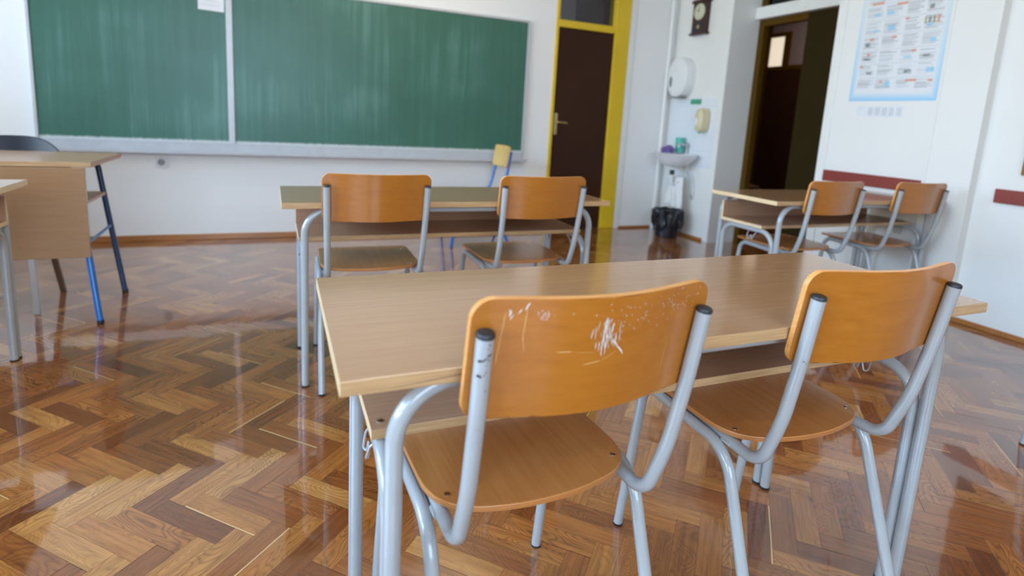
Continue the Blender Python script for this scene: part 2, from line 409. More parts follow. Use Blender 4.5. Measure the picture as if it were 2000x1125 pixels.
wall_with_holes('wall_rear', 'y', Y0-.25, Y0, X0-.3, 4.3, [(-2.3, 1.1, .95, 2.85)], M['wall_side'])
wall_with_holes('wall_board', 'y', YW, YW+.25, X0-.3, 4.35, [(2.56, 3.41, 0, 2.86)], M['wall'])
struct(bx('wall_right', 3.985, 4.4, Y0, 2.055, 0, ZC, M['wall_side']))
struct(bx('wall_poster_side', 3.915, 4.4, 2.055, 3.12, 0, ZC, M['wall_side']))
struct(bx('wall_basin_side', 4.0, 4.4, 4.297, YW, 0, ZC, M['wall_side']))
# corner guard and slim vertical ribs on the right wall
struct(bx('trim_1', 3.990, 3.9995, 4.297, 4.37, .001, ZC, M['trimwhite'], bevel=.003))
struct(bx('trim_2', 3.905, 3.9145, 3.05, 3.12, .001, ZC, M['trimwhite'], bevel=.003))
struct(bx('trim_3', 3.910, 3.9145, 2.312, 2.320, .001, ZC, M['wall_side']))
struct(bx('trim_4', 3.41, 3.475, YW-.012, YW-.0005, .001, ZC, M['trimwhite'], bevel=.003))
bm = bmesh.new(); tube(bm, [(3.915, 5.085, .001), (3.915, 5.085, ZC)], .022, 16); struct(link('trim_5', bm, M['trimwhite'], smooth=True))
# baseboards
def baseboard(name, x0, x1, y0, y1, h=.055): return struct(bx(name, x0, x1, y0, y1, .0005, h, M['baseb'], bevel=.004))
baseboard('baseboard_board', X0, 2.555, YW-.015, YW-.0005, .048)
baseboard('baseboard_corner', 3.476, 3.89, YW-.015, YW-.0005, .024)
baseboard('baseboard_basin', 3.985, 3.9995, 4.372, YW-.0005, .030)
baseboard('baseboard_right', 3.972, 3.9845, Y0, 2.054, .034)
baseboard('baseboard_poster', 3.900, 3.9145, 2.055, 3.049)
# windows on the left and rear walls (daylight)
def window(n, axis, p, a, b, z0=.95, z1=2.85, cells=2):
    bm = bmesh.new(); g = bmesh.new(); fw = .06
    def B(m, a_, b_, z_, y_, d0, d1):
        if axis == 'x': box(m, p+d0, p+d1, a_, b_, z_, y_)
        else: box(m, a_, b_, p+d0, p+d1, z_, y_)
    B(bm, a+.001, a+fw, z0+.001, z1-.001, -.08, -.02); B(bm, b-fw, b-.001, z0+.001, z1-.001, -.08, -.02)
    B(bm, a+fw, b-fw, z0+.001, z0+fw, -.08, -.02); B(bm, a+fw, b-fw, z1-fw, z1-.001, -.08, -.02)
    for k in range(1, cells):
        m_ = a+(b-a)*k/cells; B(bm, m_-.04, m_+.04, z0+fw, z1-fw, -.08, -.02)
    B(g, a+fw, b-fw, z0+fw, z1-fw, -.052, -.048)
    e = struct(bpy.data.objects.new('window_%d' % n, None)); COL.objects.link(e)
    link('window_frame', bm, M['trimwhite'], e); link('window_pane', g, M['glass'], e)
for i, (a, b) in enumerate(WINS): window(i+1, 'x', X0-.1, a, b)
window(5, 'y', Y0-.1, -2.3, 1.1, cells=3)

# ------------------------------------------------------------------ door 1 (yellow frame, board wall)
def door_one():
    e = struct(bpy.data.objects.new('door_1', None)); COL.objects.link(e)
    yf = YW-.015
    bm = bmesh.new()
    box(bm, 2.561, 2.592, yf, YW+.12, .001, 2.858); box(bm, 3.238, 3.409, yf, YW+.12, .001, 2.858)
    box(bm, 2.592, 3.238, yf, YW+.12, 2.032, 2.100); box(bm, 2.592, 3.238, yf, YW+.12, 2.79, 2.858)
    link('door_frame', bm, M['yellow'], e, bevel=.004)
    lf = bx('door_leaf', 2.594, 3.236, YW+.01, YW+.05, .008, 2.029, M['door'], e, bevel=.003)
    bm = bmesh.new(); prism(bm, rrect(2.612, 2.648, .985, 1.20, .01), 'y', YW+.006, YW+.0099); link('lock_plate', bm, M['brass'], lf, smooth=True)
    tb('door_handle', round_path([(2.63, YW+.006, 1.11), (2.63, YW-.045, 1.11), (2.735, YW-.045, 1.105)], .012, 6), .009, M['brass'], lf, 10)
    bx('transom_pane', 2.593, 3.237, YW+.055, YW+.060, 2.101, 2.789, M['glass_grey'], e)
    # what lies behind the transom light
    bm = bmesh.new(); box(bm, 2.45, 3.5, YW+.55, YW+.6, 0, ZC); struct(link('wall_behind_door', bm, M['corr']))
door_one()

# ------------------------------------------------------------------ door 2 (open doorway) and corridor
def door_two():
    e = struct(bpy.data.objects.new('door_2', None)); COL.objects.link(e)
    bm = bmesh.new()
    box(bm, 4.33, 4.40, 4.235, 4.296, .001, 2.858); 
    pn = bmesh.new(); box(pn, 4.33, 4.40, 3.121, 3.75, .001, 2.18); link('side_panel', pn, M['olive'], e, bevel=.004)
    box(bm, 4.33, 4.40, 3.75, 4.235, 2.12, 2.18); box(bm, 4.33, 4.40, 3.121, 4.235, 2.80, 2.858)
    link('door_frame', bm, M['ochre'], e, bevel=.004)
    link('transom_bar', (lambda b: (box(b, 4.27, 4.40, 3.121, 4.295, 2.182, 2.290), b)[1])(bmesh.new()), M['trimwhite'], e, bevel=.004)
    bx('transom_pane', 4.36, 4.365, 3.122, 4.234, 2.291, 2.799, M['glass_grey'], e)
    # jamb lining of the recess
    struct(bx('wall_above_door', 4.15, 4.4, 3.121, 4.296, 2.86, ZC-.001, M['wall_side']))
    # corridor
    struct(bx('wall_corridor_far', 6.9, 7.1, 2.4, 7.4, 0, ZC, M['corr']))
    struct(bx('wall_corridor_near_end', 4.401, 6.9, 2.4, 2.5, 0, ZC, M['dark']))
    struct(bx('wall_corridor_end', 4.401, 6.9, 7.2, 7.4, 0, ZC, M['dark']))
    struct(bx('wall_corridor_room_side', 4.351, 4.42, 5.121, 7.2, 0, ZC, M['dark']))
    area('corridor_lamp_light', (5.9, 5.2, ZC-.1), (0, 0, 0), .9, .15, 16, (1, .84, .72))  # added unseen fill that lifts the far corridor wall
    d = struct(bpy.data.objects.new('door_3', None)); COL.objects.link(d)
    bm = bmesh.new()
    box(bm, 6.86, 6.899, 6.56, 6.64, .001, 2.75); box(bm, 6.86, 6.899, 5.78, 5.86, .001, 2.75); box(bm, 6.86, 6.899, 5.86, 6.56, 2.04, 2.10)
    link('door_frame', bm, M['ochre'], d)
    bx('door_leaf', 6.87, 6.895, 5.861, 6.559, .005, 2.039, M['door'], d)
    t = NT('daylit_window'); t.set((.8, .72, .6), .5, emit=(1, .86, .68), es=.75)
    wn = struct(bpy.data.objects.new('window_6', None)); COL.objects.link(wn)
    bx('window_pane', 6.885, 6.898, 6.30, 6.555, 2.105, 2.52, t.m, wn)
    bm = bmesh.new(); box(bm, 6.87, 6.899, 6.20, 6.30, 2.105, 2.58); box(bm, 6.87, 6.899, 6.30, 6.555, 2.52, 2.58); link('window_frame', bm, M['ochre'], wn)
door_two()

# ------------------------------------------------------------------ chalkboard
def chalkboard():
    e = thing('chalkboard', 'long green chalkboard with a divider strip on the front wall', 'chalkboard', (-1.555, YW-.0305, .793))
    for n, a, b in (('left', 0, 1.228), ('right', 1.275, 3.806)):
        bx('writing_surface', a, b, 0, .03, 0, 1.23, M['board'], e)
    bm = bmesh.new()
    box(bm, 1.229, 1.274, -.008, .03, -.001, 1.23); link('divider_strip', bm, M['alu'], e, bevel=.002)
    bm = bmesh.new()
    box(bm, -.022, -.001, -.006, .03, -.07, 1.252); box(bm, 3.807, 3.83, -.006, .03, -.07, 1.252); box(bm, 0, 3.806, -.006, .03, 1.231, 1.252)
    link('frame', bm, M['alu'], e, bevel=.002)
    bm = bmesh.new(); box(bm, -.001, 3.8065, -.010, .03, -.070, -.001); box(bm, -.03, 3.84, -.075, -.010, -.088, -.076); box(bm, -.03, 3.84, -.078, -.072, -.088, -.062)
    box(bm, -.03, 3.84, -.010, .03, -.088, -.071)
    link('chalk_tray', bm, M['traym'], e, bevel=.002)
chalkboard()
bm = bmesh.new(); prism(bm, [(-.514, 1.81), (-.336, 1.804), (-.330, 2.10), (-.512, 2.10)], 'y', YW-.033, YW-.0312)
nt = link('paper_notice', bm, M['paper']); tag(nt, 'white printed paper notice taped to the top of the green board beside its divider', 'notice')
bm = bmesh.new()
for k in range(7): box(bm, -.49, -.37-.02*(k % 3), YW-.0337, YW-.0331, 1.845+k*.032, 1.851+k*.032)
tag(link('printed_lines', bm, M['faint_print'], nt), kind='stuff')
def socket(name, x0, x1, z0, z1, label):
    e = thing(name, label, 'socket', ((x0+x1)/2, YW-.0005, (z0+z1)/2)); w2, h2 = (x1-x0)/2, (z1-z0)/2
    bm = bmesh.new(); prism(bm, rrect(-w2, w2, -h2, h2, .006), 'y', -.014, 0); link('cover_plate', bm, M['plate'], e, bevel=.002)
    bm = bmesh.new(); lathe(bm, [(.026, -.0145), (.026, -.018), (.022, -.0185), (.019, -.0150)], axis='y'); s = link('socket_well', bm, M['socket_grey'], e, smooth=True)
    for x in (-.009, .009):
        bm = bmesh.new(); lathe(bm, [(.0035, -.0160), (.0035, -.0152)], (x, 0, 0), 12, axis='y'); link('pin_hole', bm, M['cap'], s)
socket('wall_socket', -.848, -.765, .587, .672, 'white square power socket on the wall below the green board')

# ------------------------------------------------------------------ school desks
DW, DD, DH, DT = 1.433, .496, .76, .023
def foot(parent, x, y, r=.0155):
    bm = bmesh.new(); lathe(bm, [(r*.92, .0003), (r, .002), (r, .007), (r*.97, .0075)], (x, y, 0), 20); return link('foot_cap', bm, M['cap'], parent, smooth=True)
def make_desk(label, group):
    e = thing('school_desk', label, 'desk', group=group)
    hw, hd = DW/2, DD/2
    bm = bmesh.new(); fs = box(bm, -hw, hw, -hd, hd, DH-DT, DH)
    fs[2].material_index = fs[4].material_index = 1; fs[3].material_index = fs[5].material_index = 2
    top = link('tabletop', bm, [M['laminate'], M['edge'], M['edge_y']], e, bevel=.0018)
    bm = bmesh.new(); fs = box(bm, -.652, .652, -.106, .2, .580, .598); fs[2].material_index = 1; fs[3].material_index = fs[5].material_index = 2
    sh = link('shelf', bm, [M['shelf'], M['edge'], M['edge_y']], e, bevel=.001)
    for x in (-.634, .634):
        bm = bmesh.new(); lathe(bm, [(.0055, .5982), (.0055, .5994), (.003, .6000)], (x, -.08, 0), 12); link('screw', bm, M['chrome'], sh, smooth=True)
    bm = bmesh.new(); fs = box(bm, -.652, .652, .2005, .216, .580, .700); fs[3].material_index = fs[5].material_index = 1
    link('back_panel', bm, [M['shelf'], M['edge_y']], e, bevel=.001)
    r = .0142; zt = DH-DT-r+.0025
    for nm, y in (('front_leg_frame', -.207), ('rear_leg_frame', .2315)):
        t = tb(nm, round_path([(-.634, y, .005), (-.634, y, zt), (.634, y, zt), (.634, y, .005)], .095, 12), r, M['tube'], e, 16)
        foot(t, -.634, y); foot(t, .634, y)
    for s in (-1, 1):
        x = s*.634; zr = .580-r-.0005
        t = tb('side_leg_frame', round_path([(x, -.1785, .005), (x, -.1785, zr), (x, .2015, zr), (x, .2015, .005)], .085, 10), r, M['tube'], e, 16)
        foot(t, x, -.1785); foot(t, x, .2015)
        # welds between the paired tubes
        for z in (.14, .42):
            for y in (-.1972, .2165): tb('weld', [(x, y, z-.014), (x, y, z+.014)], .004, M['tube'], t, 8)
        # wire bag hook under the shelf rail
        hx = x+s*.014
        pts = [(x, 0, .549), (x+s*.012, -.004, .536), (x+s*.017, -.011, .512), (x+s*.012, -.019, .506), (x+s*.010, -.026, .530), (x+s*.010, -.032, .530), (x+s*.012, -.039, .506), (x+s*.017, -.047, .512), (x+s*.012, -.054, .536), (x, -.058, .549)]
        tb('bag_hook', round_path(pts, .006, 4), .0023, M['tube'], e, 8)
    return e
DESKS = [((.7948, .9631), -.0082, 'large foreground double desk with a dark crack along its front edge'),
         ((.7416, 2.4723), 0, 'double desk in the middle distance, directly behind the foreground desk'),
         ((3.190, 2.418), -.0074, 'double desk at the right wall, under the dark red rail'),
         ((-1.645, 2.63), 0, 'double desk cut off by the left picture edge, in front of the teacher desk')]
desk0 = make_desk(DESKS[0][2], 'grey-framed double school desks')
for i, (p, t, lab) in enumerate(DESKS):
    d = desk0 if i == 0 else copy_tree(desk0)
    d.location = (p[0], p[1], 0); d.rotation_euler = (0, 0, t); d['label'] = lab
# crack along the edge band and a small white speck on the foreground desk
def sliver(bm, P, pts, wd, mi=0):
    """thin raised mark: pts in surface parameters, P maps (a,b)->(point, normal)"""
    n = len(pts)
    L_, R_ = [], []
    for i, (a, b) in enumerate(pts):
        a0, b0 = pts[max(i-1, 0)]; a1, b1 = pts[min(i+1, n-1)]; dx, dy = a1-a0, b1-b0; l = math.hypot(dx, dy) or 1
        w_ = wd*(.25 if i in (0, n-1) else 1)/2
        L_.append(bm.verts.new(P(a-dy/l*w_, b+dx/l*w_))); R_.append(bm.verts.new(P(a+dy/l*w_, b-dx/l*w_)))
    for i in range(n-1):
        f = bm.faces.new((L_[i], R_[i], R_[i+1], L_[i+1])); f.material_index = mi
top0 = [c for c in desk0.children if c.name.startswith('tabletop')][0]
bm = bmesh.new(); PF = lambda a, b: (a, -DD/2-.00025, b)
sliver(bm, PF, [(-.665, .7405), (-.60, .7455), (-.55, .749), (-.52, .7505), (-.48, .753)], .0009)
link('crack', bm, M['crack'], top0)

# ------------------------------------------------------------------ school chairs
def post_y(z): return -.236-(z-.70)*.14 if z > .6 else -.222
HW, ZB0, ZB1 = .209, .689, .877
def brest(x, z, off=0.0):
    """rear face of the bowed backrest"""
    y = -.236-(z-.70)*.14+.0135-.034*(math.cos(min(1, abs(x)/.19)*math.pi/2)**1.3)
    if abs(x) > .19: y += (abs(x)-.19)*.12
    return Vector((x, y-off, z))
def make_backrest(parent, mats):
    bm = bmesh.new(); r = .031; nx = 28; zs = []
    for k in range(9): zs.append(r-r*math.cos(k/8*math.pi/2))
    H_ = ZB1-ZB0; rows = [ZB0+z for z in zs]+[ZB0+r+(H_-2*r)*k/6 for k in range(1, 6)]+[ZB1-z for z in zs[::-1]]
    T = .0105; F, Bk = [], []
    for z in rows:
        d = 0
        if z < ZB0+r: d = r-math.sqrt(max(0, r*r-(ZB0+r-z)**2))
        if z > ZB1-r: d = r-math.sqrt(max(0, r*r-(z-ZB1+r)**2))
        hw = HW-d; a, b = [], []
        for i in range(nx+1):
            x = -hw+2*hw*i/nx; p = brest(x, z); b.append(bm.verts.new(p)); a.append(bm.verts.new(p+Vector((0, T, .0008))))
        F.append(a); Bk.append(b)
    for G, flip in ((F, 1), (Bk, 0)):
        for j in range(len(rows)-1):
            for i in range(nx):
                q = [G[j][i], G[j][i+1], G[j+1][i+1], G[j+1][i]]; bm.faces.new(q if not flip else q[::-1])
    bd = [(0, i) for i in range(nx+1)]+[(j, nx) for j in range(1, len(rows))]+[(len(rows)-1, i) for i in range(nx-1, -1, -1)]+[(j, 0) for j in range(len(rows)-2, 0, -1)]
    for k in range(len(bd)):
        (a, b), (c, d) = bd[k], bd[(k+1) % len(bd)]
        f = bm.faces.new((Bk[a][b], F[a][b], F[c][d], Bk[c][d])); f.material_index = 1
    bmesh.ops.recalc_face_normals(bm, faces=bm.faces)
    return link('backrest', bm, mats, parent, smooth=True, bevel=.0022)
ZS = .4755
def make_chair(label, group, cat='chair'):
    e = thing('school_chair', label, cat, group=group)
    # seat: straight front, rounded sides, bowed rear edge
    out = []
    for k in range(9):
        a = k/8*math.pi/2; out.append((.182+.022*math.sin(a), .246-.022+.022*math.cos(a)))
    out += [(.205, .1), (.205, .0)]
    ctl = [(.205, .03), (.205, 0), (.2035, -.045), (.193, -.083), (.170, -.112), (.135, -.132), (.09, -.144), (.045, -.151), (0, -.153), (-.045, -.151)]
    for a, b, c, d in zip(ctl, ctl[1:], ctl[2:], ctl[3:]):
        for k in range(1, 5):
            t = k/4; out.append(tuple(.5*(2*b[i]+(c[i]-a[i])*t+(2*a[i]-5*b[i]+4*c[i]-d[i])*t*t+(3*b[i]-a[i]-3*c[i]+d[i])*t**3) for i in (0, 1)))
    out.pop()
    half = out; full = half+[(0, -.153)]+[(-x, y) for x, y in half[::-1]]
    bm = bmesh.new(); prism(bm, full[::-1], 'z', ZS-.0115, ZS, 0, 1)
    seat = link('seat', bm, [M['seat'], M['plyedge']], e, bevel=.002)
    for x, y in ((-.172, -.085), (.172, -.085), (-.168, .17), (.168, .17)):
        bm = bmesh.new(); lathe(bm, [(.0052, ZS+.0002), (.0052, ZS+.0013), (.003, ZS+.0018)], (x, y, 0), 12); link('screw', bm, M['chrome'], seat, smooth=True)
    back = make_backrest(e, [M['ply'], M['ply_side']])
    r = .0128
    for s in (-1, 1):
        lp = round_path([(s*.212, .248, .005), (s*.206, .196, .452), (s*.209, -.105, .445), (s*.210, -.268, .005)], [.055, .085], 10)
        lg = tb('leg_frame', lp, r, M['tube'], e, 16)
        for y in (.2475, -.2675):
            bm = bmesh.new(); lathe(bm, [(.0128, .0003), (.0137, .002), (.0137, .0055), (.0130, .006)], (s*(.212 if y > 0 else .210), y, 0), 18); link('foot_cap', bm, M['cap'], lg, smooth=True)
        pp = round_path([(s*.192, -.254, .829), (s*.190, -.236, .70), (s*.187, -.212, .565), (s*.184, -.172, .4495), (s*.181, .19, .4495)], [1.2, .5, .052], 10)
        ps = tb('back_post', pp, r, M['tube'], e, 16)
        d = (Vector(pp[0])-Vector(pp[1])).normalized(); top = Vector(pp[0])
        bm = bmesh.new(); tube(bm, [top-d*.001, top+d*.003, top+d*.0052, top+d*.0062], [.0133, .0133, .0118, .0085], 20); link('end_cap', bm, M['cap'], ps, smooth=True)
        bm = bmesh.new(); tube(bm, [(s*.196, -.10, .450), (s*.196, -.075, .450)], .0045, 8); link('weld', bm, M['tube'], lg, smooth=True)
    tb('cross_brace', [(-.172, .13, .4505), (.172, .13, .4505)], .0105, M['tube'], e, 12)
    return e
CH = [((.4301, .9209), .0432, 'nearest orange chair, white scratches on its backrest and chipped left post'),
      ((1.0950, .9230), -.0183, 'orange chair at the right half of the foreground desk, clean backrest beside the scratched one'),
      ((.3810, 2.4320), -.0279, 'left chair of the middle desk, with an olive shine on its seat'),
      ((1.087, 2.431), .0214, 'right chair of the middle desk, nearest to the brown door'),
      ((2.872, 2.378), -.0164, 'left chair of the desk by the right wall, tucked in below the dark red rail'),
      ((3.5997, 2.3626), -.0666, 'chair closest to the right wall, casting a soft shadow on the white wall'),
      ((2.835, .785), 0, 'chair outside the right edge, only the foot of one leg showing on the floor')]
G = 'orange plywood school chairs with grey frames'
chair0 = make_chair(CH[0][2], G)
for i, (p, t, lab) in enumerate(CH):
    c = chair0 if i == 0 else copy_tree(chair0)
    c.location = (p[0], p[1], 0); c.rotation_euler = (0, .008 if i == 0 else 0, t); c['label'] = lab
cy_ = copy_tree(chair0, mats={M['ply']: M['ply_light'], M['seat']: M['ply_light'], M['tube']: M['tube_blue']})
cy_.location = (1.655, 4.70, 0); cy_.rotation_euler = (0, 0, math.radians(86)); cy_['label'] = 'pale chair with blue frame standing sideways below the right end of the board'; del cy_['group']
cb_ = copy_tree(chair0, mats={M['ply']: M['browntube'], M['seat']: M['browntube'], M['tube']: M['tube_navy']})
cb_.location = (5.35, 5.35, 0); cb_.rotation_euler = (0, 0, math.radians(150)); cb_['label'] = 'dim chair with dark blue legs standing in the dark corridor beyond the open doorway'; del cb_['group']
# wear on the nearest chair
br0 = [c for c in chair0.children if c.name.startswith('backrest')][0]
def px_on_back(px, py): return (px, py)
random.seed(11)
bm = bmesh.new(); PB = lambda a, b: brest(a, b, .0004)
def mark(u, v, du, dv, wd, mi=0): # u,v: 0..1 over the backrest (from the left, from the top)
    X = lambda t: -HW+2*HW*t; Z = lambda t: ZB1-(ZB1-ZB0)*t
    x0, z0, x1, z1 = X(u), Z(v), X(u+du), Z(v+dv)
    k = max(2, int(math.hypot(x1-x0, z1-z0)/.006)+1)
    sliver(bm, PB, [(x0+(x1-x0)*i/k+random.uniform(-.0003, .0003), z0+(z1-z0)*i/k) for i in range(k+1)], wd, mi)
for i in range(60):      # dense burst of upright strokes
    u = random.gauss(.478, .021); v = random.uniform(.16, .40); mark(u, v, random.uniform(-.006, .006), random.uniform(.03, .12), random.uniform(.0004, .0011))
for i in range(14): mark(.505+i*.0035+random.uniform(-.004, .004), .36+i*.009, .012, .035, .001)
for i in range(85):      # specks sprayed to the upper right
    t = random.random(); u = .45+t*.47+random.gauss(0, .02); v = .24-.14*t+random.gauss(0, .075)
    if .03 < v < .62 and u < .95: mark(u, v, random.uniform(-.003, .008), -random.uniform(.004, .026), random.uniform(.0004, .0011))
for i in range(26): mark(random.gauss(.25, .017), random.gauss(.13, .02), random.uniform(-.004, .007), random.uniform(-.02, .02), .0009)
for u, v, du, dv, w_ in ((.188, .03, -.012, .04, .0020), (.180, .06, -.006, .03, .0016), (.165, .08, -.014, .04, .0015), (.130, .09, -.005, .05, .0022), (.138, .12, -.010, .05, .0012), (.122, .08, .004, .03, .0012), (.42, .14, .003, .01, .0012), (.335, .12, .003, .01, .001)): mark(u, v, du, dv, w_)
for u, v, du, dv, w_ in ((.180, .06, -.002, .28, .0010), (.178, .30, .010, .14, .0007), (.112, .10, -.014, .42, .0009), (.80, .50, -.006, .30, .0006), (.40, .56, .070, -.02, .0012), (.47, .54, .06, -.07, .0007), (.30, .44, .055, 0, .0014), (.37, .45, .07, .01, .0005)): mark(u, v, du, dv, w_, 1)
tag(link('scratch_marks', bm, [M['scratch'], M['scratch_faint']], br0), kind='stuff')
ps0 = [c for c in chair0.children if c.name.startswith('back_post')][0]
bm = bmesh.new()
def PP(a, z):            # angle around the left post, height
    c = Vector((-.1918, -.254+(.829-z)*.1395, z)); return c+Vector((math.cos(a)*.01305, math.sin(a)*.01305, 0))
def chip(a, z, w_, h): 
    pts = []; n = 7
    for k in range(n):
        t = 2*math.pi*k/n; rr = random.uniform(.6, 1); pts.append(bm.verts.new(PP(a+math.cos(t)*w_*rr, z+math.sin(t)*h*rr)))
    bm.faces.new(pts)
for a, z, w_, h in ((-2.35, .796, .30, .0026), (-2.05, .7965, .28, .0020), (-1.75, .799, .22, .0018), (-1.35, .804, .30, .0018), (-1.15, .8055, .20, .0014), (-1.3, .797, .22, .0014), (-1.55, .8005, .12, .001), (-2.3, .774, .26, .0026), (-2.05, .7725, .20, .0018), (-1.7, .775, .12, .0012), (-1.5, .779, .12, .0014), (-1.4, .820, .10, .0025), (-1.55, .814, .07, .0015), (-1.6, .790, .08, .001), (-1.3, .750, .10, .0022), (-1.9, .690, .05, .001), (-1.5, .689, .06, .001)): chip(a, z, w_, h)
tag(link('paint_chip', bm, M['chip'], ps0), kind='stuff')
ch2 = bpy.data.objects['school_chair.001']; ps2 = [c for c in ch2.children if c.name.startswith('back_post')][0]
bm = bmesh.new()
for k in range(16): chip(random.uniform(-2.3, -1.1), random.uniform(.698, .708), random.uniform(.03, .08), random.uniform(.0005, .0012))
tag(link('paint_chip', bm, M['chip'], ps2), kind='stuff')

# ------------------------------------------------------------------ teacher desk, black chair
def teacher_desk():
    e = thing('teacher_desk', 'teacher desk with a beech front panel and splayed blue legs, left of the picture', 'desk', (-1.51, 3.577, 0))
    X, Y = .70, .30                      # half size
    bm = bmesh.new(); fs = box(bm, -X, X, -Y, Y, .771, .795); fs[2].material_index = fs[4].material_index = 1; fs[3].material_index = fs[5].material_index = 2
    link('tabletop', bm, [M['laminate_dark'], M['edge'], M['shelf']], e, bevel=.002)
    bm = bmesh.new(); box(bm, -X+.03, X-.022, -.325+.005, -.325+.023, .330, .770); link('front_panel', bm, M['laminate'], e, bevel=.002)
    bm = bmesh.new(); box(bm, -X+.05, X-.06, -.296, .20, .570, .586); link('shelf', bm, M['shelf'], e, bevel=.001)
    for s in (-1, 1):
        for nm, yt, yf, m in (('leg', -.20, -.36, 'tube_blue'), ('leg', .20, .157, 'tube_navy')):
            t = tb(nm, round_path([(s*(X-.15), yt, .752), (s*(X-.095), yt, .752), (s*(X+.010), yf, .004)], .04, 8), .0145, M[m], e, 14)
            bm = bmesh.new(); lathe(bm, [(.0145, .0003), (.016, .003), (.016, .02), (.0155, .021)], (s*(X+.010), yf, 0), 16); link('foot_cap', bm, M['cap'], t, smooth=True)
        tb('side_rail', [(s*(X-.038), -.272, .395), (s*(X-.045), .178, .395)], .008, M['tube_blue'], e, 10)
    return e
teacher_desk()
def black_chair():
    e = thing('black_chair', 'black chair with a rounded low back standing behind the teacher desk', 'chair', (-1.345, 3.66, 0))
    def R(pts, y0, y1, nm, m): 
        bm = bmesh.new(); prism(bm, pts, 'y', y0, y1); return link(nm, bm, m, e, bevel=.006)
    # shell backrest bowed around the sitter
    bm = bmesh.new(); nx, nz = 20, 8; G1, G2 = [], []
    for j in range(nz+1):
        a, b = [], []
        for i in range(nx+1):
            u = -1+2*i/nx; hw = .225; z0 = .56; z1 = .868-.075*abs(u)**3.2
            x = hw*u; z = z0+(z1-z0)*j/nz; y = .30+(z-.56)*.22-.07*u*u
            a.append(bm.verts.new((x, y, z))); b.append(bm.verts.new((x, y+.014, z)))
        G1.append(a); G2.append(b)
    for j in range(nz):
        for i in range(nx):
            bm.faces.new((G1[j][i], G1[j][i+1], G1[j+1][i+1], G1[j+1][i])); bm.faces.new((G2[j][i+1], G2[j][i], G2[j+1][i], G2[j+1][i+1]))
    for j in range(nz):
        for i in (0, nx): bm.faces.new((G1[j][i], G1[j+1][i], G2[j+1][i], G2[j][i]))
    for i in range(nx):
        for j in (0, nz): bm.faces.new((G1[j][i+1], G1[j][i], G2[j][i], G2[j][i+1]))
    bmesh.ops.recalc_face_normals(bm, faces=bm.faces); link('backrest', bm, M['black'], e, smooth=True, bevel=.004)
    bm = bmesh.new(); prism(bm, rrect(-.22, .22, -.21, .24, .06), 'z', .44, .47); link('seat', bm, M['black'], e, bevel=.008)
    for s in (-1, 1):
        tb('back_strut', round_path([(s*.15, .16, .434), (s*.15, .295, .434), (s*.15, .335, .62)], .05, 6), .009, M['chrome'], e, 10)
        for yf, yt, m in ((-.225, -.17, 'chrome'), (.17, .14, 'browntube')):
            bm = bmesh.new()
            hx, x1, x0 = .013, s*.228, s*(.205 if yf < 0 else .17)
            lo = [bm.verts.new((x1+a*hx, yf+b*hx, .001)) for a, b in ((-1, -1), (1, -1), (1, 1), (-1, 1))]
            hi = [bm.verts.new((x0+a*hx, yt+b*hx, .439)) for a, b in ((-1, -1), (1, -1), (1, 1), (-1, 1))]
            bm.faces.new(lo[::-1]); bm.faces.new(hi)
            for k in range(4): bm.faces.new((lo[k], lo[(k+1) % 4], hi[(k+1) % 4], hi[k]))
            link('leg', bm, M[m], e, bevel=.002)
black_chair()

# ------------------------------------------------------------------ basin corner
def clock():
    e = thing('wall_clock', 'dark wooden pendulum wall clock with a pale round dial, high above the washbasin', 'clock', (3.9995, 4.715, 2.222))
    bm = bmesh.new(); box(bm, -.05, 0, -.10, .10, -.145, .145)
    box(bm, -.062, 0, -.118, .118, .145, .168); box(bm, -.055, 0, -.108, .108, .168, .178); box(bm, -.062, 0, -.118, .118, -.168, -.145)
    link('case', bm, M['clockwood'], e, bevel=.004)
    bm = bmesh.new(); lathe(bm, [(.078, -.0505), (.078, -.054), (.072, -.0565)], (0, 0, .055), 36, axis='x'); d = link('dial', bm, M['dial'], e, smooth=True)
    bm = bmesh.new(); box(bm, -.0585, -.0570, -.003, .003, .05, .105); link('minute_hand', bm, M['cap'], d)
    bm = bmesh.new(); prism(bm, [(-.002, .053), (.036, .072), (.034, .077), (-.004, .058)], 'x', -.0585, -.0570); link('hour_hand', bm, M['cap'], d)
    bm = bmesh.new()
    for k in range(12):
        a = k*math.pi/6; y, z = .062*math.sin(a), .055+.062*math.cos(a); box(bm, -.0575, -.0566, y-.002, y+.002, z-.006, z+.006)
    tag(link('hour_marks', bm, M['cap'], d), kind='stuff')
    bm = bmesh.new(); box(bm, -.0512, -.0502, -.06, .06, -.13, -.04); link('pendulum_window', bm, M['cap'], e)
    bm = bmesh.new(); lathe(bm, [(.018, -.0514), (.018, -.055)], (0, 0, -.09), 20, axis='x'); link('pendulum', bm, M['brass'], e, smooth=True)
clock()
def sup(a, b, n=40, p=2.3):
    out = []
    for k in range(n):
        t = 2*math.pi*k/n; c, s = math.cos(t), math.sin(t); out.append((a*math.copysign(abs(c)**(2/p), c), b*math.copysign(abs(s)**(2/p), s)))
    return out
def layered(bm, outs, xs, cy=0, cz=0):
    rings = [[bm.verts.new((x, cy+p[0], cz+p[1])) for p in o] for o, x in zip(outs, xs)]; n = len(outs[0])
    for a, b in zip(rings, rings[1:]):
        for k in range(n): bm.faces.new((a[k], a[(k+1) % n], b[(k+1) % n], b[k]))
    bm.faces.new(rings[0]); bm.faces.new(rings[-1]); bmesh.ops.recalc_face_normals(bm, faces=bm.faces)
